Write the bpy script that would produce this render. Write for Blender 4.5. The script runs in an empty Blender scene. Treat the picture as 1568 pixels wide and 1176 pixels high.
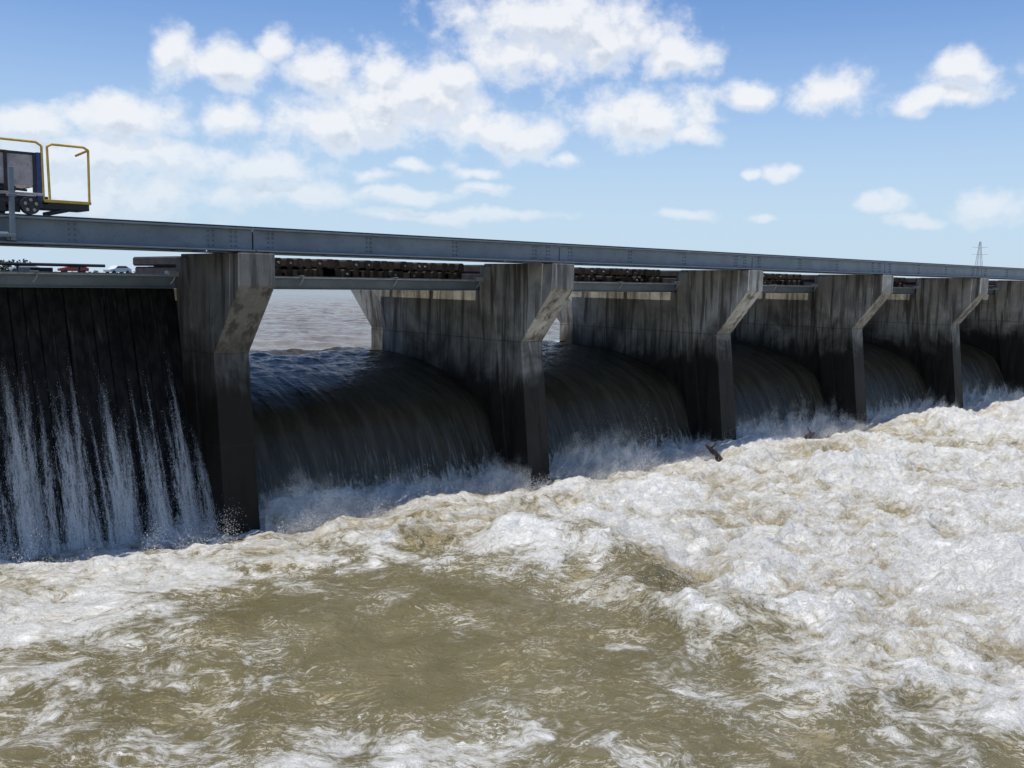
import bpy, math, random
import numpy as np
from mathutils import Vector, Matrix
random.seed(3); np.random.seed(3)
C=bpy.context; S=C.scene
S.view_settings.view_transform='Standard'; S.view_settings.look='None'
S.view_settings.exposure=0
col=S.collection
# ------------------------------------------------------------ camera
TH=math.radians(47.8); P=math.radians(6.0); RO=0.017; F=1500.0
fw=Vector((math.cos(TH)*math.cos(P),math.sin(TH)*math.cos(P),-math.sin(P)))
r0=Vector((math.sin(TH),-math.cos(TH),0)); u0=r0.cross(fw)
R=r0*math.cos(RO)+u0*math.sin(RO); U=u0*math.cos(RO)-r0*math.sin(RO)
cd=bpy.data.cameras.new('camera'); cam=bpy.data.objects.new('camera',cd); col.objects.link(cam)
M=Matrix((R,U,-fw)).transposed().to_4x4(); cam.matrix_world=M
cd.sensor_width=36; cd.lens=F/1568*36; cd.clip_start=.05; cd.clip_end=20000
S.camera=cam
# ------------------------------------------------------------ helpers
def link(o,parent=None):
    col.objects.link(o)
    if parent: o.parent=parent
    return o
def empty(name):
    e=bpy.data.objects.new(name,None); col.objects.link(e); return e
class MB:
    def __init__(s): s.v=[]; s.f=[]; s.m=[]
    def add(s,vs,fs,m=0):
        b=len(s.v); s.v+= [tuple(v) for v in vs]
        for f in fs: s.f.append(tuple(i+b for i in f)); s.m.append(m)
    def box(s,x0,x1,y0,y1,z0,z1,m=0):
        s.add([(x0,y0,z0),(x1,y0,z0),(x1,y1,z0),(x0,y1,z0),(x0,y0,z1),(x1,y0,z1),(x1,y1,z1),(x0,y1,z1)],
          [(0,3,2,1),(4,5,6,7),(0,1,5,4),(1,2,6,5),(2,3,7,6),(3,0,4,7)],m)
    def cyl(s,a,b,r,n=10,m=0,r2=None):
        a=Vector(a);b=Vector(b);d=(b-a).normalized()
        t=d.orthogonal().normalized(); q=d.cross(t); r2=r if r2 is None else r2
        vs=[]
        for k in range(n):
            c=2*math.pi*k/n; vs.append(a+(t*math.cos(c)+q*math.sin(c))*r)
        for k in range(n):
            c=2*math.pi*k/n; vs.append(b+(t*math.cos(c)+q*math.sin(c))*r2)
        fs=[(k,(k+1)%n,n+(k+1)%n,n+k) for k in range(n)]+[tuple(range(n))[::-1],tuple(range(n,2*n))]
        s.add(vs,fs,m)
    def pipe(s,pts,r,n=8,m=0):
        for a,b in zip(pts[:-1],pts[1:]): s.cyl(a,b,r,n,m)
    def prism(s,prof,x0,x1,m=0):
        n=len(prof)
        vs=[(x0,y,z) for y,z in prof]+[(x1,y,z) for y,z in prof]
        s.add(vs,[(k,(k+1)%n,n+(k+1)%n,n+k) for k in range(n)]+[tuple(range(n))[::-1],tuple(range(n,2*n))],m)
    def loft(s,rings,m=0):
        n=len(rings[0]); vs=[p for r in rings for p in r]; fs=[]
        for j in range(len(rings)-1):
            for k in range(n): fs.append((j*n+k,j*n+(k+1)%n,(j+1)*n+(k+1)%n,(j+1)*n+k))
        fs.append(tuple(range(n))[::-1]); fs.append(tuple(range((len(rings)-1)*n,len(rings)*n)))
        s.add(vs,fs,m)
    def obj(s,name,mats,parent=None,bevel=0,smooth=False):
        me=bpy.data.meshes.new(name); me.from_pydata(s.v,[],s.f); 
        for mt in mats: me.materials.append(mt)
        me.polygons.foreach_set('material_index',s.m)
        import bmesh
        bm=bmesh.new(); bm.from_mesh(me); bmesh.ops.recalc_face_normals(bm,faces=bm.faces); bm.to_mesh(me); bm.free()
        if smooth: me.polygons.foreach_set('use_smooth',[True]*len(me.polygons))
        o=bpy.data.objects.new(name,me); link(o,parent)
        if bevel:
            b=o.modifiers.new('bevel','BEVEL'); b.width=bevel; b.segments=2; b.limit_method='ANGLE'; b.angle_limit=.6
        return o
def h2(ix,iy,seed):
    h=(ix.astype(np.uint32)*np.uint32(374761393)+iy.astype(np.uint32)*np.uint32(668265263)+np.uint32((seed*1442695041)&0xffffffff))
    h=(h^(h>>np.uint32(13)))*np.uint32(1274126177); h=h^(h>>np.uint32(16))
    return h.astype(np.float64)/4294967295.
def vn(x,y,seed=0):
    fx=np.floor(x);fy=np.floor(y);ix=fx.astype(np.int64)+100000;iy=fy.astype(np.int64)+100000
    tx=x-fx;ty=y-fy;tx=tx*tx*tx*(tx*(tx*6-15)+10);ty=ty*ty*ty*(ty*(ty*6-15)+10)
    a=h2(ix,iy,seed);b=h2(ix+1,iy,seed);c=h2(ix,iy+1,seed);d=h2(ix+1,iy+1,seed)
    return (a*(1-tx)+b*tx)*(1-ty)+(c*(1-tx)+d*tx)*ty
def fbm(x,y,o=4,seed=0,g=.5):
    s=0;a=1;t=0
    for k in range(o):
        s=s+a*vn(x,y,seed+k);t+=a;a*=g
        x,y=(x*1.62-y*1.24)+3.1,(x*1.24+y*1.62)-1.7
    return s/t
def billow(x,y,o=4,seed=0,g=.5):
    s=0;a=1;t=0
    for k in range(o):
        s=s+a*np.abs(2*vn(x,y,seed+k)-1);t+=a;a*=g
        x,y=(x*1.62-y*1.24)+3.1,(x*1.24+y*1.62)-1.7
    return s/t
def ridged(x,y,o=4,seed=0,g=.5):
    s=0;a=1;t=0
    for k in range(o):
        s=s+a*(1-np.abs(2*vn(x,y,seed+k)-1))**2;t+=a;a*=g
        x,y=(x*1.62-y*1.24)+3.1,(x*1.24+y*1.62)-1.7
    return s/t
def ss(a,b,x):
    t=np.clip((x-a)/(b-a),0,1); return t*t*(3-2*t)
def quickmesh(name,co,faces,mat,parent=None,attrs={}):
    me=bpy.data.meshes.new(name); w=faces.shape[1]
    co=co.astype(np.float32); q=faces.astype(np.int32)
    me.vertices.add(len(co)); me.vertices.foreach_set('co',co.ravel())
    me.loops.add(q.size); me.loops.foreach_set('vertex_index',q.ravel())
    me.polygons.add(len(q)); me.polygons.foreach_set('loop_start',np.arange(0,q.size,w,dtype=np.int32))
    me.polygons.foreach_set('loop_total',np.full(len(q),w,dtype=np.int32))
    me.polygons.foreach_set('use_smooth',np.ones(len(q),dtype=bool))
    me.update(calc_edges=True)
    for k,a in attrs.items():
        at=me.attributes.new(k,'FLOAT','POINT'); at.data.foreach_set('value',a.ravel().astype(np.float32))
    me.materials.append(mat); o=bpy.data.objects.new(name,me); link(o,parent); return o
def gridmesh(name,X,Y,Z,mat,parent=None,attrs={}):
    ny,nx=X.shape
    co=np.stack([X,Y,Z],-1).reshape(-1,3)
    i=np.arange(ny*nx).reshape(ny,nx)
    q=np.stack([i[:-1,:-1],i[:-1,1:],i[1:,1:],i[1:,:-1]],-1).reshape(-1,4)
    return quickmesh(name,co,q,mat,parent,attrs)
# ------------------------------------------------------------ node helper
class N:
    def __init__(s,tree): s.t=tree
    def n(s,typ,ins={},**kw):
        nd=s.t.nodes.new(typ)
        for k,v in kw.items(): setattr(nd,k,v)
        for k,v in ins.items(): s.set(nd.inputs[k],v)
        return nd
    def set(s,i,v):
        if hasattr(v,'is_output'): s.t.links.new(v,i)
        else: i.default_value=v
    def m(s,op,a,b=0,c=None,clamp=False):
        nd=s.t.nodes.new('ShaderNodeMath'); nd.operation=op; nd.use_clamp=clamp
        s.set(nd.inputs[0],a); s.set(nd.inputs[1],b)
        if c is not None: s.set(nd.inputs[2],c)
        return nd.outputs[0]
    def vm(s,op,a,b=None,c=None):
        nd=s.t.nodes.new('ShaderNodeVectorMath'); nd.operation=op
        s.set(nd.inputs[0],a)
        if b is not None: s.set(nd.inputs[1],b)
        if c is not None: s.set(nd.inputs[2],c)
        return nd.outputs['Value'] if op in('LENGTH','DOT_PRODUCT') else nd.outputs[0]
    def noise(s,vec,scale,detail=4,rough=.5,dist=0):
        nd=s.n('ShaderNodeTexNoise',{'Vector':vec,'Scale':scale,'Detail':detail,'Roughness':rough,'Distortion':dist})
        return nd.outputs[0]
    def ramp(s,f,a,b,lo=0.,hi=1.,smooth=True):
        nd=s.n('ShaderNodeMapRange',{'Value':f,'From Min':a,'From Max':b,'To Min':lo,'To Max':hi})
        nd.interpolation_type='SMOOTHSTEP' if smooth else 'LINEAR'; return nd.outputs[0]
    def mix(s,f,a,b,blend='MIX'):
        nd=s.t.nodes.new('ShaderNodeMix'); nd.data_type='RGBA'; nd.blend_type=blend
        s.set(nd.inputs[0],f)
        for i,v in((6,a),(7,b)):
            if isinstance(v,tuple) and len(v)==3: v=(*v,1)
            s.set(nd.inputs[i],v)
        return nd.outputs[2]
    def bump(s,h,st=.5,d=.05,nrm=None):
        ins={'Height':h,'Strength':st,'Distance':d}
        if nrm is not None: ins['Normal']=nrm
        return s.n('ShaderNodeBump',ins).outputs[0]
def mat(name):
    m=bpy.data.materials.new(name); m.use_nodes=True; t=m.node_tree
    b=t.nodes['Principled BSDF']; return m,N(t),b
def pset(n,b,**k):
    for kk,v in k.items():
        kk={'color':'Base Color','rough':'Roughness','metal':'Metallic','spec':'Specular IOR Level','normal':'Normal','ior':'IOR','alpha':'Alpha'}[kk]
        if isinstance(v,tuple) and len(v)==3: v=(*v,1)
        n.set(b.inputs[kk],v)
def simple(name,colr,rough=.6,metal=0,var=.3,scale=6,bump=.1,dirt=(.08,.06,.04),da=.3):
    m,n,b=mat(name); pos=n.n('ShaderNodeNewGeometry').outputs['Position']
    a=n.noise(pos,scale,4,.6); f=n.noise(pos,scale*7,2,.6)
    c=n.mix(n.ramp(a,.3,.7),tuple(x*(1-var) for x in colr),tuple(min(1,x*(1+var*.6)) for x in colr))
    c=n.mix(n.ramp(f,.55,.75,0,da),c,dirt)
    pset(n,b,color=c,rough=rough,metal=metal)
    if bump: pset(n,b,normal=n.bump(f,bump,.01))
    return m
# ------------------------------------------------------------ materials
def concrete_mat():
    m,n,b=mat('weathered_concrete'); pos=n.n('ShaderNodeNewGeometry').outputs['Position']
    sp=n.n('ShaderNodeSeparateXYZ',{0:pos}); z=sp.outputs[2]
    big=n.noise(pos,.9,4,.6,.6); med=n.noise(pos,5,6,.65)
    st=n.noise(n.vm('MULTIPLY',pos,(5.,5.,.35)),1.,5,.6); st2=n.noise(n.vm('MULTIPLY',pos,(16.,16.,.6)),1.,3,.5)
    c=n.mix(n.ramp(big,.32,.68),(.21,.197,.165),(.50,.475,.41))
    c=n.mix(n.ramp(med,.35,.7,0,.5),c,(.30,.28,.235))
    c=n.mix(n.ramp(st,.46,.64,0,.88),c,(.07,.063,.05))
    c=n.mix(n.ramp(st2,.6,.7,0,.5),c,(.60,.58,.53))
    # weaker bounce light on the pier by the closed bays, painted as darker concrete
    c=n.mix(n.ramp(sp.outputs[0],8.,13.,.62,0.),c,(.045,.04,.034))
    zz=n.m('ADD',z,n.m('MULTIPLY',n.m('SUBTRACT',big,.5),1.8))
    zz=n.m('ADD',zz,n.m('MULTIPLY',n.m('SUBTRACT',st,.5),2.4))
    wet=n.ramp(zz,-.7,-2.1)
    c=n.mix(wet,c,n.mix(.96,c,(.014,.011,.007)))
    for zj in(-1.25,-2.75):
        d=n.m('ABSOLUTE',n.m('SUBTRACT',z,zj)); c=n.mix(n.ramp(d,.0,.018,.6,0),c,(.03,.027,.02))
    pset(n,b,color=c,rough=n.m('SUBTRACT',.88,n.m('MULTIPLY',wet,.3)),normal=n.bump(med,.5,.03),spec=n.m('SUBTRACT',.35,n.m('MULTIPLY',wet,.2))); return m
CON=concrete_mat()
STEEL=simple('painted_girder_steel',(.145,.18,.205),.45,.0,.18,2.5,.05,(.08,.07,.06),.35)
GALV=simple('galvanised_steel',(.42,.44,.46),.4,.3,.2,6,.05)
WOOD=simple('wet_timber',(.040,.03,.024),.75,0,.5,5,.5,(.015,.012,.01),.6)
WOODE=simple('timber_end_grain',(.075,.06,.05),.7,0,.6,9,.4,(.012,.01,.008),.7)
YEL=simple('yellow_paint',(.55,.36,.04),.45,0,.2,8,.05,(.2,.1,.03),.4)
BLUE=simple('blue_paint',(.03,.05,.16),.5,0,.3,8,.05)
DARK=simple('dark_steel',(.03,.03,.032),.5,.3,.4,8,.1,(.07,.04,.025),.5)
PANEL=simple('weathered_panel',(.42,.36,.32),.7,0,.3,4,.1,(.14,.08,.05),.5)
WOODT=simple('driftwood',(.035,.024,.018),.8,0,.4,7,.5,(.01,.008,.006))
def needle_mat():
    m,n,b=mat('wet_needle_timber'); pos=n.n('ShaderNodeNewGeometry').outputs['Position']
    st=n.noise(n.vm('MULTIPLY',pos,(9.,14.,.6)),1.,5,.6)
    st2=n.noise(n.vm('MULTIPLY',pos,(17.,5.,.5)),1.,3,.6)
    c=n.mix(n.ramp(st,.35,.7),(.005,.0045,.004),(.024,.021,.018)); c=n.mix(n.ramp(st2,.60,.75,0,.6),c,(.09,.085,.08))
    pset(n,b,color=c,rough=.7,spec=.2,normal=n.bump(st,.6,.03)); return m
NEED=needle_mat()

def foamwater(name):
    m,n,b=mat(name); pos=n.n('ShaderNodeNewGeometry').outputs['Position']
    fo=n.n('ShaderNodeAttribute',attribute_name='foam').outputs['Fac']
    hh=n.n('ShaderNodeAttribute',attribute_name='crest').outputs['Fac']
    warp=n.n('ShaderNodeTexNoise',{'Vector':pos,'Scale':1.1,'Detail':3.}).outputs['Color']
    p2=n.vm('ADD',pos,n.vm('MULTIPLY',n.vm('SUBTRACT',warp,(.5,.5,.5)),(.9,.9,0.)))
    rt=n.n('ShaderNodeVectorRotate',{'Vector':p2,'Angle':math.radians(38)}); rt.rotation_type='Z_AXIS'
    ps=n.vm('MULTIPLY',rt.outputs[0],(.75,1.3,1.))
    patch=n.noise(p2,.7,3,.6)
    a=n.noise(ps,3.4,8,.72); b2=n.noise(ps,19.,4,.78)
    flk=n.m('ADD',n.m('ADD',a,n.m('MULTIPLY',n.m('SUBTRACT',b2,.5),.85)),n.m('MULTIPLY',n.m('SUBTRACT',patch,.5),.8))
    flk=n.m('ADD',flk,n.m('MULTIPLY',fo,.36))
    fleck=n.ramp(flk,.68,.80)
    rdg=n.m('ABSOLUTE',n.m('SUBTRACT',a,.5)); thread=n.m('MULTIPLY',n.ramp(rdg,.032,0.),n.ramp(b2,.46,.60,0,.85))
    thread=n.m('MULTIPLY',thread,n.ramp(n.m('ADD',patch,n.m('MULTIPLY',fo,.6)),.46,.64))
    brk=n.noise(p2,1.5,9,.70); brk2=n.noise(ps,8,6,.76)
    nb=n.m('SUBTRACT',brk,.5); nb2=n.m('SUBTRACT',brk2,.5)
    bb=n.m('ADD',n.m('MULTIPLY',nb,2.0),n.m('MULTIPLY',nb2,1.3))
    bb=n.m('ADD',bb,n.m('MULTIPLY',n.m('SUBTRACT',hh,.5),.55))
    dense=n.ramp(n.m('ADD',fo,bb),.26,.90)
    ff=n.m('MAXIMUM',dense,n.m('MAXIMUM',fleck,thread))
    tan=n.m('ADD',n.m('ADD',n.m('MULTIPLY',hh,.65),n.m('MULTIPLY',nb,1.8)),n.m('MULTIPLY',nb2,1.2))
    fc=n.mix(n.ramp(tan,-.10,.62),(.43,.345,.18),(.88,.855,.79))
    wc=n.mix(n.ramp(patch,.3,.7),(.145,.122,.058),(.185,.157,.080))
    c=n.mix(ff,wc,fc)
    h=n.m('ADD',n.noise(p2,3.4,5,.68),n.m('MULTIPLY',b2,.22))
    n1=n.bump(h,n.m('ADD',.6,n.m('MULTIPLY',fo,.3)),.16); n2=n.bump(brk2,n.m('MULTIPLY',n.m('MAXIMUM',ff,fo),.95),.09,n1)
    pset(n,b,color=c,rough=n.m('ADD',.08,n.m('MULTIPLY',ff,.55)),normal=n2,ior=1.33); 
    return m
TAIL=foamwater('turbulent_brown_water')

def sheet_mat():
    m,n,b=mat('overflow_sheet_water'); pos=n.n('ShaderNodeNewGeometry').outputs['Position']
    sp=n.n('ShaderNodeSeparateXYZ',{0:pos}); z=sp.outputs[2]
    s1=n.noise(n.vm('MULTIPLY',pos,(4.,.7,.6)),1.,6,.62,.3); s2=n.noise(n.vm('MULTIPLY',pos,(24.,2.2,1.8)),1.,4,.6)
    rip=n.noise(pos,7,4,.6,.4)
    c=n.mix(n.ramp(s1,.35,.7),(.045,.036,.020),(.085,.069,.043))
    low=n.ramp(z,-2.5,-4.1); 
    fl=n.m('MULTIPLY',n.ramp(n.m('ADD',s2,n.m('MULTIPLY',low,.10)),.60,.80),n.m('ADD',.06,n.m('MULTIPLY',low,.25)))
    fo=n.ramp(n.m('ADD',n.noise(n.vm('MULTIPLY',pos,(9.,3.,3.)),1.,6,.75),n.m('MULTIPLY',n.ramp(z,-3.4,-4.2,0,1,False),.42)),.70,.92)
    ff=n.m('MAXIMUM',fl,fo)
    c=n.mix(ff,c,(.55,.50,.42))
    h=n.m('ADD',n.m('MULTIPLY',s1,.9),n.m('MULTIPLY',s2,.32)); h=n.m('ADD',h,n.m('MULTIPLY',rip,n.ramp(z,-2.6,-1.9,.2,.8)))
    pset(n,b,color=c,rough=n.m('ADD',.14,n.m('MULTIPLY',ff,.5)),normal=n.bump(h,.7,.08),ior=1.33); return m
SHEET=sheet_mat()
def head_mat():
    m,n,b=mat('upstream_river_water'); pos=n.n('ShaderNodeNewGeometry').outputs['Position']
    a=n.noise(n.vm('MULTIPLY',pos,(1.,.7,1.)),1.6,6,.62,.3); bg=n.noise(pos,.05,3,.6)
    c=n.mix(n.ramp(bg,.3,.7),(.15,.115,.075),(.20,.16,.11))
    pset(n,b,color=c,rough=.14,normal=n.bump(a,.7,.25),ior=1.33); return m
HEAD=head_mat()
# ------------------------------------------------------------ dam structure
XR=lambda k:7.6+6.7*k
ks=list(range(-3,17))
dam=empty('spillway_dam')
TW=-4.1; HW=-1.72
for k in ks:
    x1=XR(k); x0=x1-.61; b=MB()
    prof=[(13.95,.36),(13.95,-.14),(14.85,-1.25),(14.52,-4.1),(14.3,-6.),(15.1,-6.),(15.45,-4.1),(16.05,-.3),(16.05,.36)]
    b.prism(prof,x0,x1)
    b.prism([(15.75,.30),(15.15,-4.1),(14.9,-6.),(15.3,-6.),(15.55,-4.1),(16.14,-.3),(16.14,.30)],x0-.05,x1+.05)
    xa,xb,xc=x0+.09,x1-.09,(x0+x1)/2
    def ring(z,yo,y0=15.0): return [(xa,y0,z),(xb,y0,z),(xb,19.4+yo,z),(xc+.05,20.7+yo,z),(xc-.05,20.7+yo,z),(xa,19.4+yo,z)]
    b.loft([ring(-6.,0),ring(-1.2,0),ring(-.3,.95,15.6),ring(-.225,.95,15.6)])
    b.box(xc-.24,xc+.24,14.0,14.34,.362,.385)
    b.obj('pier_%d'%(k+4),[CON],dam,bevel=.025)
g=MB(); bolts=MB()
GT=.74; GB=.385
for k in ks[:-1]:
    a=XR(k)-.305+.012; e=XR(k+1)-.305-.012
    for y in(14.1,15.72):
        g.box(a,e,y-.012,y+.012,GB+.022,GT-.026)
        g.box(a,e,y-.13,y+.13,GT-.025,GT)
        g.box(a,e,y-.13,y+.13,GB,GB+.021)
        g.box(a,e,y-.035,y+.035,GT+.001,GT+.03,1)
    g.box(a,e,15.76,16.40,GT-.06,GT-.03,2)  # plank added out of view behind the girder, blocks sun strips on the sheets
    for fx in(.045,.32,.60,.90,.955):
        xx=a+(e-a)*fx
        for dx in(-.04,.04):
            for zz in(.46,.53,.60,.67): bolts.cyl((xx+dx,14.086,zz),(xx+dx,14.066,zz),.013,6)
        g.box(xx-.008,xx+.008,14.114,15.7,GB+.05,GT-.05)
    t=a+.12
    while t<e-.1:
        g.box(t-.11,t+.11,14.25,15.58,GT-.16,GT-.03,2); t+=.24
g.obj('crane_girders',[STEEL,DARK,WOOD],dam,bevel=.004)
bolts.obj('girder_bolts',[STEEL],dam)
w=MB(); tm=MB()
for k in ks[:-1]:
    a=XR(k)-.05; e=XR(k+1)-.56
    w.box(XR(k)-.3,XR(k+1)-.31,16.20,16.22,-.205,-.045)
    w.box(XR(k)-.3,XR(k+1)-.31,16.16,16.30,-.222,-.206); w.box(XR(k)-.3,XR(k+1)-.31,16.10,16.34,-.044,-.025)
    w.cyl((a-.0,16.12,.0),(e,16.12,.0),.024,10,1)
    for yy in(18.0,19.6): w.box(XR(k)-.3,XR(k+1)-.31,yy-.06,yy+.06,-.222,-.04)
    for j in range(5): w.box(XR(k)+.02,XR(k+1)-.63,16.343+j*.74,17.08+j*.74,-.038,-.02,2)  # deck planks added to keep the sun off the overflow water
    for fx in(.02,.28,.62,.97):
        xx=a+(e-a)*fx
        w.pipe([(xx,16.1,.03),(xx+.03,16.05,-.03),(xx,16.07,-.1),(xx-.03,16.09,-.14)],.014,8,1)
        w.box(xx-.05,xx+.05,16.03,16.15,.022,.04,1)
    w.box(e-.28,e-.02,16.02,16.18,-.02,.07,1); w.box(a+.1,a+.26,16.02,16.18,-.02,.05,1)
    if k<0:
        w.cyl((a,19.7,.16),(e,19.7,.16),.03,8,2)
        t=a+.2
        while t<e: 
            w.box(t-.02,t+.02,19.68,19.72,-.04,.16,2)
            t+=1.1
        for q in range(3):
            xx=random.uniform(a+.3,e-.4); w.box(xx,xx+random.uniform(.1,.4),17+random.random(),18.4,-.018,random.uniform(.03,.10),2)
        continue
    t=a+.2
    while t<e-.2:
        for lay in range(2):
            if random.random()<.05: continue
            z=-.018+lay*.19+random.uniform(0,.01); wv=random.uniform(.13,.17); y0=16.42+random.uniform(-.06,.12)
            o=t+random.uniform(-.02,.02); y1=19.9+random.uniform(-.2,.2)
            prof=[(o-wv/2+.03,z),(o+wv/2-.03,z),(o+wv/2,z+.03),(o+wv/2,z+.15),(o+wv/2-.03,z+.18),(o-wv/2+.03,z+.18),(o-wv/2,z+.15),(o-wv/2,z+.03)]
            tm.add([(x,y0,q) for x,q in prof]+[(x,y1,q) for x,q in prof],[(i,(i+1)%8,8+(i+1)%8,8+i) for i in range(8)]+[tuple(range(8,16))],0)
            tm.add([(x,y0-.001,q) for x,q in prof],[tuple(range(8))[::-1]],1)
            if random.random()<.18: tm.cyl((o,y0-.03,z+.09),(o,y0-.001,z+.09),.022,8,2)
        t+=.215
w.obj('walkway_beams',[STEEL,GALV,DARK],dam,bevel=.003)
tm.obj('stored_timber_needles',[WOOD,WOODE,GALV],dam)
wb=MB()
wb.prism([(15.9,-6),(15.95,-4.1),(16.1,-3.5),(16.5,-3.0),(17.0,-2.75),(17.8,-2.5),(20,-2.5),(20.5,-6)],XR(-3),XR(16))
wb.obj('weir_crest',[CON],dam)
nd=MB()
for k in(-3,-2,-1):
    a=XR(k)+.0; e=XR(k+1)-.61
    t=a+.02
    while t<e:
        wv=random.uniform(.192,.2); dy=random.uniform(-.025,.025)
        nd.add([(t,15.42+dy-.25,-4.3),(t+wv,15.42+dy-.25,-4.3),(t+wv,16.36+dy,-.225),(t,16.36+dy,-.225),
                (t,15.6+dy-.25,-4.3),(t+wv,15.6+dy-.25,-4.3),(t+wv,16.54+dy,-.225),(t,16.54+dy,-.225)],
               [(0,1,2,3),(4,7,6,5),(0,4,5,1),(1,5,6,2),(2,6,7,3),(3,7,4,0)])
        t+=.203
nd.obj('closed_needle_wall',[NEED],dam,bevel=.012)
# ------------------------------------------------------------ overflow water
pY=np.array([20.6,20.,19.3,18.5,17.8,17.05,16.4,16.05,15.8,15.6,15.42,15.3])
pZ=np.array([-1.72,-1.75,-1.79,-1.88,-2.0,-2.2,-2.47,-2.72,-3.08,-3.5,-4.05,-4.5])
sl=np.concatenate([[0],np.cumsum(np.hypot(np.diff(pY),np.diff(pZ)))])
def smooth_profile(n):
    s=np.linspace(0,sl[-1],n); y=np.interp(s,sl,pY); z=np.interp(s,sl,pZ)
    kk=np.ones(9)/9
    for _ in range(2):
        y=np.convolve(np.pad(y,4,'edge'),kk,'valid'); z=np.convolve(np.pad(z,4,'edge'),kk,'valid')
    return s,y,z
ov=empty('overflow_waterfall')
sv,py,pz=smooth_profile(190)
ty=np.gradient(py);tz=np.gradient(pz);L=np.hypot(ty,tz);ny_=tz/L*1;nz_=-ty/L
for k in range(0,16):
    nx=190 if k<4 else 90
    xs=np.linspace(XR(k)-.12,XR(k+1)-.49,nx)
    X,SS=np.meshgrid(xs,sv); Y=np.repeat(py[:,None],nx,1); Z=np.repeat(pz[:,None],nx,1)
    NY=np.repeat(ny_[:,None],nx,1);NZ=np.repeat(nz_[:,None],nx,1)
    am=.016+.055*ss(sl[-1]-1.5,sl[-1],SS)
    d=(fbm(X*2.2,SS*.45,4,5)-.5)*2*am*1.6+(fbm(X*9,SS*1.3,3,9)-.5)*2*am*.5
    up=1-ss(.5,3.6,SS); d+=up*((fbm(X*1.3+.4*SS,SS*2.2,4,21)-.5)*.18)
    gridmesh('water_sheet_%d'%(k+1),X,Y+NY*d,Z+NZ*d,SHEET,ov)
# ------------------------------------------------------------ upstream water
def axis(lo,f0,f1,hi,fine,grow=1.12):
    a=list(np.arange(f0,f1,fine)); s=fine
    x=a[-1]
    while x<hi: s*=grow; x+=s; a.append(x)
    x=a[0]; s=fine; b=[]
    while x>lo: s*=grow; x-=s; b.append(x)
    return np.array(b[::-1]+a)
xs=axis(-6000,0,45,9000,.14); ys=axis(20.45,20.45,60,9000,.14)
X,Y=np.meshgrid(xs,ys)
fade=1/(1+np.maximum(0,np.hypot(X-14,Y-20)-30)/20)
Z=HW+fade*((fbm(X*.9,Y*.8,5,31)-.5)*.22)*ss(20.3,21.2,Y)
gridmesh('upstream_river',X,Y,Z,HEAD)
X,Y=np.meshgrid(np.linspace(XR(-3)-30,XR(0)-.3,60),np.linspace(16.0,20.46,20)); gridmesh('upstream_river_edge',X,Y,X*0+HW,HEAD).parent=bpy.data.objects['upstream_river']
# ------------------------------------------------------------ tailwater
xs=axis(-5000,1.2,30,9000,.038,1.06); ys=axis(-6000,1.6,15.9,15.9,.038,1.06)
X,Y=np.meshgrid(xs,ys)
wx=(fbm(X*.35,Y*.35,3,41)-.5)*4; wy=(fbm(X*.35,Y*.35,3,47)-.5)*4
lim=np.interp(Y,[0,3.4,5.8,7.5,9.2,10.7,12,13.5],[10.4,9.7,8.9,8.7,9.6,9.6,8.2,6.8])
right=ss(-1.3,1.6,X-lim+wx*.8)*(.74+.26*ss(.35,.6,fbm(X*.22,Y*.3,3,131)))
near=ss(12.7,14.1,Y+wy*.3)*np.where(X<7.5,.72,.95)
foam=np.maximum(right,near*.95)
foam=foam*ss(-60,-5,Y)
mid=ss(-4.5,0,X-lim+wx*.5)*.24
leftp=np.maximum(ss(6.8,5.0,Y)*.30,ss(6.3,4.4,X+wx*.4)*.32)
nearb=ss(10.5,12.8,Y+wy*.3)*.30
foamA=np.clip(np.maximum(foam,np.maximum(mid,leftp)+nearb),0,1)
big=(fbm(X*.32,Y*.36,3,51)-.5)*2
chop=(fbm(X*1.1+wx*.2,Y*1.3+wy*.2,6,55,.54)-.5)*2
w2x=(fbm(X*1.4,Y*1.4,3,201)-.5)*1.2; w2y=(fbm(X*1.4,Y*1.4,3,207)-.5)*1.2
lump=fbm(X*.42+wx*.15,Y*.5+wy*.15,3,101,.5)
rd=ridged(X*.55+wx*.25+w2x*.2,Y*.75+wy*.25+w2y*.2,5,61,.5)
rd2=ridged(X*2.6+w2x,Y*2.9+w2y,4,71,.6)
bl=billow(X*1.2+w2x*.4,Y*1.4+w2y*.4,4,161,.55)
rough=np.clip(foam,0,1)
dist=np.maximum(0,np.hypot(X-10,Y-10)-40); fd=1/(1+dist/60)
rel=.90*(lump-.5)+.46*(rd-.33)+.11*(rd2-.33)+.22*(bl-.35)
rel*=1-.4*ss(12.5,14.,Y)
H=TW+fd*(.13*big+.10*chop*(1+.6*rough)+rough*rel)
H+=fd*.32*np.exp(-((X-lim-1.0+wx*.2)/.75)**2)*ss(4.,6.5,Y)*ss(13,11,Y)
H+=fd*.18*np.exp(-((Y-12.6+wy*.2)/.9)**2)*ss(7,9,X)*(fbm(X*.4,Y*0,2,80)*1.4)
H-=.08*ss(13.2,14.6,Y)+.06*ss(9,20,X)*ss(11,14,Y)
H+=.16*ss(.45,.8,fbm(X*1.6,Y*1.2,3,401))*ss(13.6,14.6,Y)*ss(7.7,8.2,X)
crest=np.clip(.5+rel*1.5,0,1)
gridmesh('river_water',X,Y,H,TAIL,None,{'foam':foamA,'crest':crest})
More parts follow.
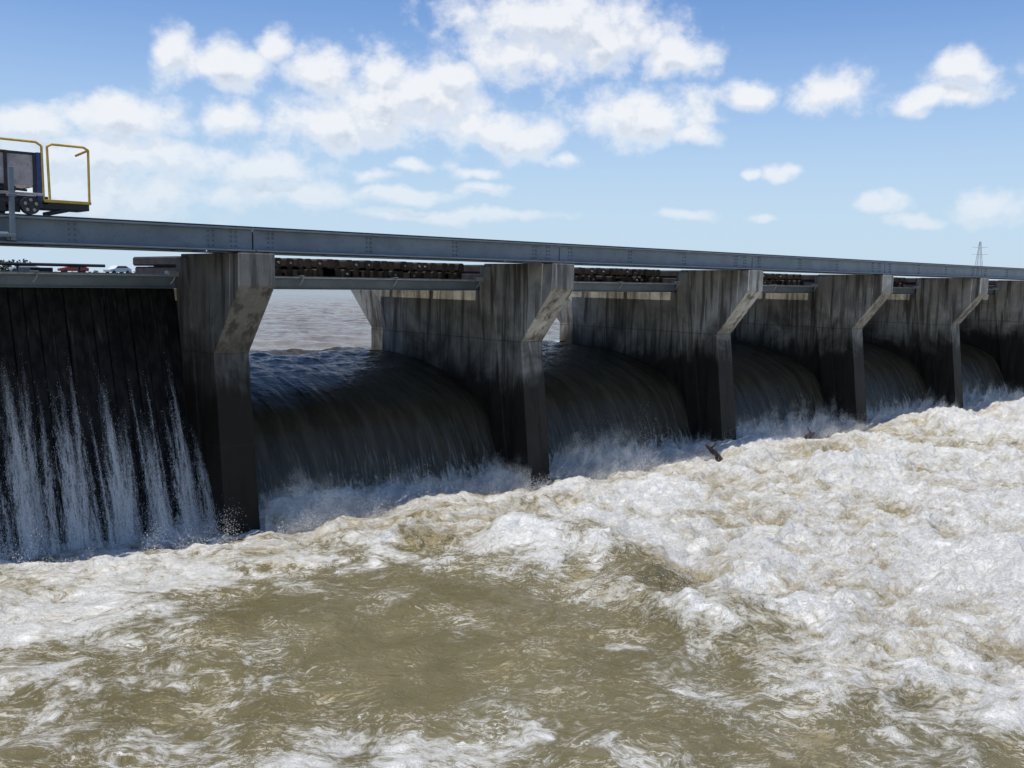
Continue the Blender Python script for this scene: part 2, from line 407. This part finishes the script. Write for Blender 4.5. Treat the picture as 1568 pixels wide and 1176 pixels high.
# ------------------------------------------------------------ spray
WH,n_,b_=mat('white_spray'); nz=n_.noise(n_.n('ShaderNodeNewGeometry').outputs['Position'],3,2); pset(n_,b_,color=n_.mix(nz,(.8,.78,.74),(.9,.9,.9)),rough=.35)
def spray_obj(name,pts,rs,parent=None,st=1.0):
    base=np.array([(1,0,-.6),(-.5,.87,-.6),(-.5,-.87,-.6),(0,0,1.)]); tri=np.array([(0,2,1),(0,1,3),(1,2,3),(2,0,3)])
    sc=np.random.uniform(.6,1.4,(len(pts),1,3)); sc[...,2]*=st
    v=(pts[:,None,:]+base[None]*rs[:,None,None]*sc).reshape(-1,3)
    f=(tri[None]+4*np.arange(len(pts))[:,None,None]).reshape(-1,3)
    return quickmesh(name,v,f,WH,parent)
rng=np.random.default_rng(8); P_=[];R_=[]
def ampf(x,k): return .38+.95*vn(np.array([x*1.3]),np.array([k*3.]),5)[0]**2+(.5*math.exp(-((x-XR(0)-1.)/1.)**2) if k==0 else 0)
for k in range(-3,8):
    for c in range(190 if k<3 else 70):
        cx=rng.uniform(XR(k)+.05,XR(k+1)-.66); cy=rng.uniform(14.0,15.3)
        vz=rng.uniform(.08,.55)*ampf(cx,k)*(2.1 if rng.random()<.14 else 1); m_=150
        t=rng.random(m_)**1.4; dr=rng.uniform(-.3,.3)
        P_.append(np.stack([cx+dr*t+rng.normal(0,1,m_)*(.04+.07*t),cy-.45*rng.random(m_)*t+rng.normal(0,.06,m_),TW-.08+vz*t+np.abs(rng.normal(0,.04,m_))],-1)); R_.append(rng.uniform(.002,.008,m_)*(1.25-t*.6))
for c in range(1000):
    cx=rng.uniform(9,26); cy=rng.uniform(3,14.)
    if cx<10.8 and cy<6: continue
    vz=rng.uniform(.1,.38)*(1.6 if rng.random()<.1 else 1); m_=28; t=rng.random(m_)**1.3; d_=rng.normal(0,.17,2)
    P_.append(np.stack([cx+d_[0]*t+rng.normal(0,.08,m_),cy+d_[1]*t+rng.normal(0,.08,m_),TW+.05+vz*t],-1)); R_.append(rng.uniform(.002,.008,m_))
spr=spray_obj('water_spray',np.concatenate(P_),np.concatenate(R_))
def mist_mat():
    m,n,b=mat('fine_mist'); uv=n.n('ShaderNodeNewGeometry').outputs['Position']
    s=n.noise(uv,2.6,6,.68); s2=n.noise(uv,24,3,.7)
    t=n.n('ShaderNodeAttribute',attribute_name='t').outputs['Fac']
    a=n.m('ADD',s,n.m('MULTIPLY',n.m('SUBTRACT',s2,.5),.35))
    a=n.m('SUBTRACT',a,n.m('MULTIPLY',t,.42))
    pset(n,b,color=(.82,.79,.72),rough=.8,alpha=n.m('MULTIPLY',n.ramp(a,.12,.58),n.m('MULTIPLY',n.ramp(t,1.,.3),.62)),spec=.1); return m
MIST=mist_mat()
for k in range(0,7):
    for j,(y0,hh_) in enumerate(((15.25,.50),(14.9,.6),(14.45,.55),(14.05,.32))):
        xs_=np.linspace(XR(k)+.02,XR(k+1)-.68,60); tt=np.linspace(0,1,10); Xm,Tm=np.meshgrid(xs_,tt)
        am=np.array([ampf(x,k) for x in xs_])*.95+.15
        gridmesh('mist_veil_%d_%d'%(k,j),Xm,y0+.2*(fbm(Xm*1.5,Tm+j*7,3,300+j)-.5)-.12*Tm,TW-.14+Tm*hh_*am[None,:]*1.7,MIST,spr,{'t':Tm})
# leaking jets
def jet_mat():
    m,n,b=mat('leaking_white_water'); uv=n.n('ShaderNodeNewGeometry').outputs['Position']
    s=n.noise(n.vm('MULTIPLY',uv,(30.,6.,2.6)),1.,5,.7,.3); s2=n.noise(n.vm('MULTIPLY',uv,(80.,40.,18.)),1.,2,.6)
    t=n.n('ShaderNodeAttribute',attribute_name='t').outputs['Fac']; e=n.n('ShaderNodeAttribute',attribute_name='edge').outputs['Fac']
    a=n.m('ADD',s,n.m('MULTIPLY',n.m('SUBTRACT',s2,.5),.6))
    a=n.m('SUBTRACT',a,n.m('MULTIPLY',e,.34)); a=n.m('ADD',a,n.m('MULTIPLY',t,.10))
    al=n.m('MULTIPLY',n.ramp(a,.27,.66),n.ramp(t,0.,.5))
    pset(n,b,color=(.70,.68,.63),rough=.5,alpha=n.m('MULTIPLY',al,.58)); return m
JET=jet_mat()
leak=empty('leaking_water')
jc=0; JP=[];JR=[]
five=np.array([-1,-.5,0,.5,1])
for k in(-3,-2,-1):
    a=XR(k)+.1; e=XR(k+1)-.7; t=a
    while t<e:
        jc+=1; top=random.uniform(-2.8,-1.0); wid=random.uniform(.06,.30); out=random.uniform(.15,.85)
        nn=20; tt=np.linspace(0,1,nn); z=top+(TW-.1-top)*tt
        wallY=16.36+(z+.225)*(1.19/4.075)
        y=wallY-.03-out*np.sqrt(tt)*.6*(1-.3*tt)
        w_=.012+wid*tt**.8; sk=random.uniform(-.15,.15)
        Xg=t+(five[None,:]*w_[:,None])+sk*tt[:,None]; Yg=np.repeat(y[:,None],5,1)-.05*(1-five[None,:]**2)
        Zg=np.repeat(z[:,None],5,1)
        gridmesh('jet_%d'%jc,Xg,Yg,Zg,JET,leak,{'t':np.repeat(tt[:,None],5,1),'edge':np.repeat(np.abs(five)[None,:],nn,0)})
        m_=260; q=rng.random(m_)**.6; JP.append(np.stack([t+sk*q+rng.normal(0,.6,m_)*(.02+wid*q),np.interp(q,tt,y)-rng.random(m_)*.15*q,np.interp(q,tt,z)],-1)); JR.append(rng.uniform(.0015,.0042,m_))
        t+=random.uniform(.05,.15)
spray_obj('droplets',np.concatenate(JP),np.concatenate(JR),leak,3.)
# ------------------------------------------------------------ rail car
rc=empty('rail_work_car'); b=MB(); Z0=GT+.03
b.box(-3,4.36,14.25,14.33,Z0+.16,Z0+.26,0); b.box(-3,4.36,15.5,15.58,Z0+.16,Z0+.26,0)
b.box(-3,4.36,14.331,15.499,Z0+.2,Z0+.25,0)
b.box(-3,4.30,14.22,14.25,Z0+.262,Z0+.30,1)
xx=-3.
while xx<4.2:
    b.box(xx+.02,min(xx+.34,4.2),14.26,14.285,Z0+.40,Z0+.80,1); b.box(xx-.02,xx+.02,14.24,14.30,Z0+.265,Z0+.83,0); xx+=.36
b.box(-3,4.28,14.25,14.32,Z0+.805,Z0+.835,0)
b.box(4.22,4.28,14.23,14.30,Z0+.1,Z0+.84,2); b.box(4.22,4.28,15.5,15.57,Z0+.1,Z0+.84,2); b.box(4.23,4.27,14.301,15.499,Z0+.4,Z0+.8,1)
b.box(-3,4.22,15.52,15.55,Z0+.31,Z0+.60,0)
b.box(4.30,4.92,14.22,14.75,Z0+.185,Z0+.225,3); b.box(4.28,4.90,14.25,14.72,Z0+.10,Z0+.184,0); 
b.pipe([(4.3,14.28,Z0+.02),(4.62,14.28,Z0+.10)],.03,8,0)
b.pipe([(3.0,14.27,Z0+.33),(3.5,14.27,Z0+.36),(4.1,14.27,Z0+.33)],.018,6,0)
for hx in(3.2,3.9): b.cyl((hx,14.2,Z0+.34),(hx,14.26,Z0+.34),.05,10,0)
def rail(pts,r=.017): b.pipe(pts,r,10,3)
for yy in(14.24,):
    rail([(4.38,yy,Z0+.2),(4.36,yy,Z0+.93),(4.42,yy,Z0+.965),(4.84,yy,Z0+.965),(4.90,yy,Z0+.93),(4.90,yy,Z0+.2)])
for yy in(14.24,15.58):
    rail([(-3,yy,Z0+1.0),(4.22,yy,Z0+.975),(4.29,yy,Z0+.93),(4.30,yy,Z0+.2)])
    for px in(-1.6,.3,2.2): rail([(px,yy,Z0+.25),(px,yy,Z0+.98)])
rail([(4.9,14.24,Z0+.93),(4.9,14.74,Z0+.90)]); 
for wx_ in(-1.,-.35,3.45,4.08):
    for yy in(14.1,15.72):
        b.cyl((wx_,yy-.05,Z0+.12),(wx_,yy+.05,Z0+.12),.12,20,0); b.cyl((wx_,yy-.075,Z0+.12),(wx_,yy-.05,Z0+.12),.04,12,0)
        for s_ in range(5):
            an=s_*2*math.pi/5+.3; b.cyl((wx_+.07*math.cos(an),yy-.056,Z0+.12+.07*math.sin(an)),(wx_+.07*math.cos(an),yy-.0505,Z0+.12+.07*math.sin(an)),.022,8,1)
    b.cyl((wx_,14.1,Z0+.12),(wx_,15.72,Z0+.12),.035,10,0)
for ax in(-.68,3.76):
    b.box(ax-.5,ax+.5,14.16,14.22,Z0+.15,Z0+.20,0)
    for q in(-.18,0,.18): b.box(ax+q-.04,ax+q+.04,14.16,14.22,Z0+.03,Z0+.149,0)
b.obj('body',[DARK,PANEL,BLUE,YEL,GALV],rc,bevel=.004)
p=MB(); px=3.80; p.box(px-.03,px+.03,13.86,13.92,.42,1.36); p.box(px-.05,px+.05,13.92,14.06,.42,.50); p.box(px-.16,px+.03,13.84,13.97,.46,.50)
p.box(px-.05,px+.05,13.84,13.94,.98,1.02); p.cyl((px-.2,13.9,.49),(px-.05,13.9,.49),.035,12)
p.obj('steel_post',[STEEL],None,bevel=.006)
def log(x,y,l,rot,tilt,dz):
    d=MB(); rings=[]
    for i in range(9):
        t=i/8; r=.085*(1-.55*t)*random.uniform(.8,1.2)
        rings.append([(l*t-.2+random.uniform(-.01,.01),r*math.cos(a)*random.uniform(.8,1.2),.03*math.sin(t*5)+r*math.sin(a)*random.uniform(.8,1.2)) for a in [j*math.pi/4 for j in range(8)]])
    d.loft(rings); d.cyl((l*.4,0,0),(l*.55,.15,.16),.03,7,0,.012)
    o=d.obj('driftwood_log',[WOODT],smooth=True); o.location=(x,y,TW+dz); o.rotation_euler=(0,-tilt,rot)
log(18.85,13.6,.6,2.7,.9,.08); log(23.4,13.9,.7,.3,.12,.08)
tw=MB(); tc=Vector((850,540,0)); th=42; 
def leg(h,s):
    w_=(3.6*(1-h/th)+.5); return [Vector((tc.x+a*w_,tc.y+c*w_,-2+h)) for a,c in((-1,-1),(1,-1),(1,1),(-1,1))]
hs=[0,7,13,19,24,29,33,37,th]
for h0,h1 in zip(hs[:-1],hs[1:]):
    A=leg(h0,1);B=leg(h1,1)
    for i in range(4):
        tw.cyl(A[i],B[i],.13,5); tw.cyl(A[i],B[(i+1)%4],.07,4); tw.cyl(A[(i+1)%4],B[i],.07,4); tw.cyl(B[i],B[(i+1)%4],.07,4)
for h in(31,37):
    for s_ in(-1,1): tw.cyl((tc.x,tc.y,-2+h),(tc.x+s_*4,tc.y-s_*5,-2+h+.4),.14,5)
tw_o=tw.obj('transmission_tower',[GALV])
tw_o.location=(930*math.cos(math.radians(22.6))-tc.x,930*math.sin(math.radians(22.6))-tc.y,0)
GR=simple('grassy_bank',(.07,.085,.03),.9,0,.5,.08,0); LEAF=simple('tree_foliage',(.04,.06,.025),.9,0,.6,.5,0,(.01,.015,.008),.6)
xs=np.linspace(-160,72,120); ys=np.linspace(150,300,40); X,Y=np.meshgrid(xs,ys)
Zb=-2.2+2.3*ss(150,162,Y)*ss(72,60,X)+(fbm(X*.05,Y*.05,4,3)-.5)*.5
gridmesh('river_bank_ground',X,Y,Zb,GR)
def treeline(name,x0,x1,y,hgt,n,zb,dep=20):
    V=[];Fs=[]
    for i in range(n):
        cx=random.uniform(x0,x1); cy=y+random.uniform(0,dep); h=hgt*random.uniform(.5,1.1)
        for j in range(36):
            a=random.uniform(0,6.28); q=random.random()**.5*h*.5; zz=zb+h*random.uniform(.15,1)*(1-.35*(q/(h*.5))**2)
            c=Vector((cx+q*math.cos(a),cy+q*math.sin(a),zz)); s_=h*random.uniform(.07,.16)
            for _ in range(2):
                d1=Vector((random.gauss(0,1),random.gauss(0,1),random.gauss(0,1))).normalized()*s_; d2=Vector((random.gauss(0,1),random.gauss(0,1),random.gauss(0,1))).normalized()*s_
                b0=len(V); V.extend([c+d1,c+d2,c-d1,c-d2]); Fs.append((b0,b0+1,b0+2,b0+3))
    me=bpy.data.meshes.new(name); me.from_pydata([tuple(v) for v in V],[],Fs); me.materials.append(LEAF); link(bpy.data.objects.new(name,me))
treeline('distant_trees',-150,62,215,3.0,130,-.2)
treeline('distant_tree_line',-900,2600,2600,11,420,-2,60)
CP={'w':simple('white_car_paint',(.7,.7,.7),.3,0,.05,1,0,(.5,.5,.5),.1),'r':simple('red_car_paint',(.35,.03,.02),.3,0,.05,1,0),'b':simple('blue_car_paint',(.05,.08,.2),.3,0,.05,1,0)}
GL=simple('car_glass',(.02,.025,.03),.1,0,.1,1,0); 
def car(x,y,rot,paint):
    c=MB(); c.prism([(-2.2,.35),(2.2,.35),(2.25,.75),(1.2,.95),(.6,1.42),(-1.1,1.45),(-1.9,1.0),(-2.25,.9)],-.85,.85,0)
    c.prism([(1.05,.97),(.56,1.36),(-1.05,1.38),(-1.7,1.02)],-.86,.86,1)
    for yy in(-1.4,1.4):
        for xx in(-.8,.8): c.cyl((xx-.1,yy,.32),(xx+.1,yy,.32),.33,14,2)
    o=c.obj('parked_car',[paint,GL,DARK],bevel=.05); o.location=(x,y,.05); o.rotation_euler=(0,0,rot)
for dx,pn,rt in((0,'w',1.3),(7,'r',1.5),(-9,'b',1.7),(-18,'w',1.5),(15,'w',1.9),(-27,'r',1.6)):
    car(48+dx,168+random.uniform(0,5),rt,CP[pn])
# ------------------------------------------------------------ light
sd=Vector((-.26,-.03,.965)).normalized()
sl_=bpy.data.lights.new('sun','SUN'); sl_.energy=4.0; sl_.angle=math.radians(.53); sl_.color=(1,.96,.88)
so=bpy.data.objects.new('sun',sl_); col.objects.link(so); so.rotation_euler=sd.to_track_quat('Z','Y').to_euler()
W=bpy.data.worlds.new('World'); S.world=W; W.use_nodes=True; t=W.node_tree; n=N(t); bg=t.nodes['Background']
sky=n.n('ShaderNodeTexSky',sky_type='NISHITA'); sky.sun_disc=False; sky.sun_elevation=math.asin(sd.z); sky.sun_rotation=math.atan2(sd.x,sd.y)
sky.air_density=1.0; sky.dust_density=.3; sky.ozone_density=2.5
def direl(x,y):
    v=(fw*F+R*(x-784)+U*(588-y)).normalized()
    return math.atan2(v.dot(r0),v.x*math.cos(TH)+v.y*math.sin(TH)),math.asin(v.z)
clouds=[(275,85,26,42),(350,95,62,38),(410,62,34,32),(480,108,60,36),(580,98,50,40),(620,150,130,56),(520,185,115,52),(690,125,55,42),
 (850,28,175,48),(800,85,110,42),(930,65,125,48),(1040,85,70,30),(770,205,100,34),(985,178,112,42),(1060,205,44,18),
 (1145,148,54,22),(1275,140,58,32),(1440,148,72,22),(1485,108,56,28),(1200,262,26,10),(1158,262,14,8),
 (180,182,96,38),(60,190,80,32),(340,185,46,30),(200,245,240,32),(400,260,95,26),(640,255,44,13),(735,265,36,11),(745,293,46,11),(620,300,90,12),
 (570,272,46,11),(1350,315,32,13),(1405,338,46,12),(1510,318,44,22),(1050,333,44,9),(1170,335,32,9),(100,300,200,46),(870,240,40,10),(430,300,130,26),(700,330,180,10)]
gt=bpy.data.node_groups.new('cloud_density','ShaderNodeTree'); gt.interface.new_socket('dir',in_out='INPUT',socket_type='NodeSocketVector'); gt.interface.new_socket('d',in_out='OUTPUT',socket_type='NodeSocketFloat')
q=N(gt); gi=gt.nodes.new('NodeGroupInput').outputs[0]; go=gt.nodes.new('NodeGroupOutput')
dn=q.vm('NORMALIZE',gi)
az=q.m('ARCTAN2',q.vm('DOT_PRODUCT',dn,tuple(r0)),q.vm('DOT_PRODUCT',dn,(math.cos(TH),math.sin(TH),0)))
el=q.m('ARCSINE',q.n('ShaderNodeSeparateXYZ',{0:dn}).outputs[2])
pv=q.n('ShaderNodeCombineXYZ',{0:az,1:el}).outputs[0]
wn=q.n('ShaderNodeTexNoise',{'Vector':dn,'Scale':18.,'Detail':3.}).outputs['Color']
pv=q.vm('ADD',pv,q.vm('MULTIPLY',q.vm('SUBTRACT',wn,(.5,.5,.5)),(.06,.035,0.)))
rm=None
for x,y,a,h in clouds:
    A,E=direl(x,y); sx=F/a; sy=F/h
    r=q.vm('LENGTH',q.vm('MULTIPLY_ADD',pv,(sx,sy,0.),(-A*sx,-E*sy,0.)))
    rm=r if rm is None else q.m('MINIMUM',rm,r)
f1=q.noise(q.vm('MULTIPLY',dn,(1.,1.,1.2)),30,8,.6)
f2=q.noise(q.vm('MULTIPLY',dn,(1.,1.,1.4)),5,2,.5)
wide=q.m('SUBTRACT',q.ramp(f2,.55,.80,0,2.0,False),1.25)
wide=q.m('SUBTRACT',wide,q.ramp(el,.5,.33,0,3.))
base=q.m('MAXIMUM',q.m('MAXIMUM',q.m('SUBTRACT',1.12,rm),-1.),wide)
D=q.m('ADD',base,q.m('MULTIPLY',q.m('SUBTRACT',f1,.5),2.1))
gt.links.new(D,go.inputs[0])
dirv=n.n('ShaderNodeTexCoord').outputs['Generated']
def cg(v):
    g_=t.nodes.new('ShaderNodeGroup'); g_.node_tree=gt; n.set(g_.inputs[0],v); return g_.outputs[0]
D0=cg(dirv); D1=cg(n.vm('ADD',dirv,(-.004,0.,.016)))
el_=n.n('ShaderNodeSeparateXYZ',{0:n.vm('NORMALIZE',dirv)}).outputs[2]
al=n.ramp(D0,-.18,.80)
al=n.m('MULTIPLY',al,n.ramp(el_,.0,.17,.30,.92))
lit=n.ramp(n.m('SUBTRACT',D0,D1),-.40,.30)
thick=n.ramp(D0,.25,1.0)
shade=n.m('SUBTRACT',1.,n.m('MULTIPLY',thick,n.m('SUBTRACT',1.,lit)))
cc=n.mix(shade,(5.4,6.1,7.3),(9.2,9.35,9.6))
sk=n.mix(1.,sky.outputs[0],(.92,1.12,1.42),'MULTIPLY')
hz=n.ramp(n.m('ABSOLUTE',el_),0.,.30,.88,.0)
sk=n.mix(hz,sk,(5.6,7.1,8.6))
c=n.mix(al,sk,cc)
t.links.new(c,bg.inputs[0]); bg.inputs[1].default_value=.1
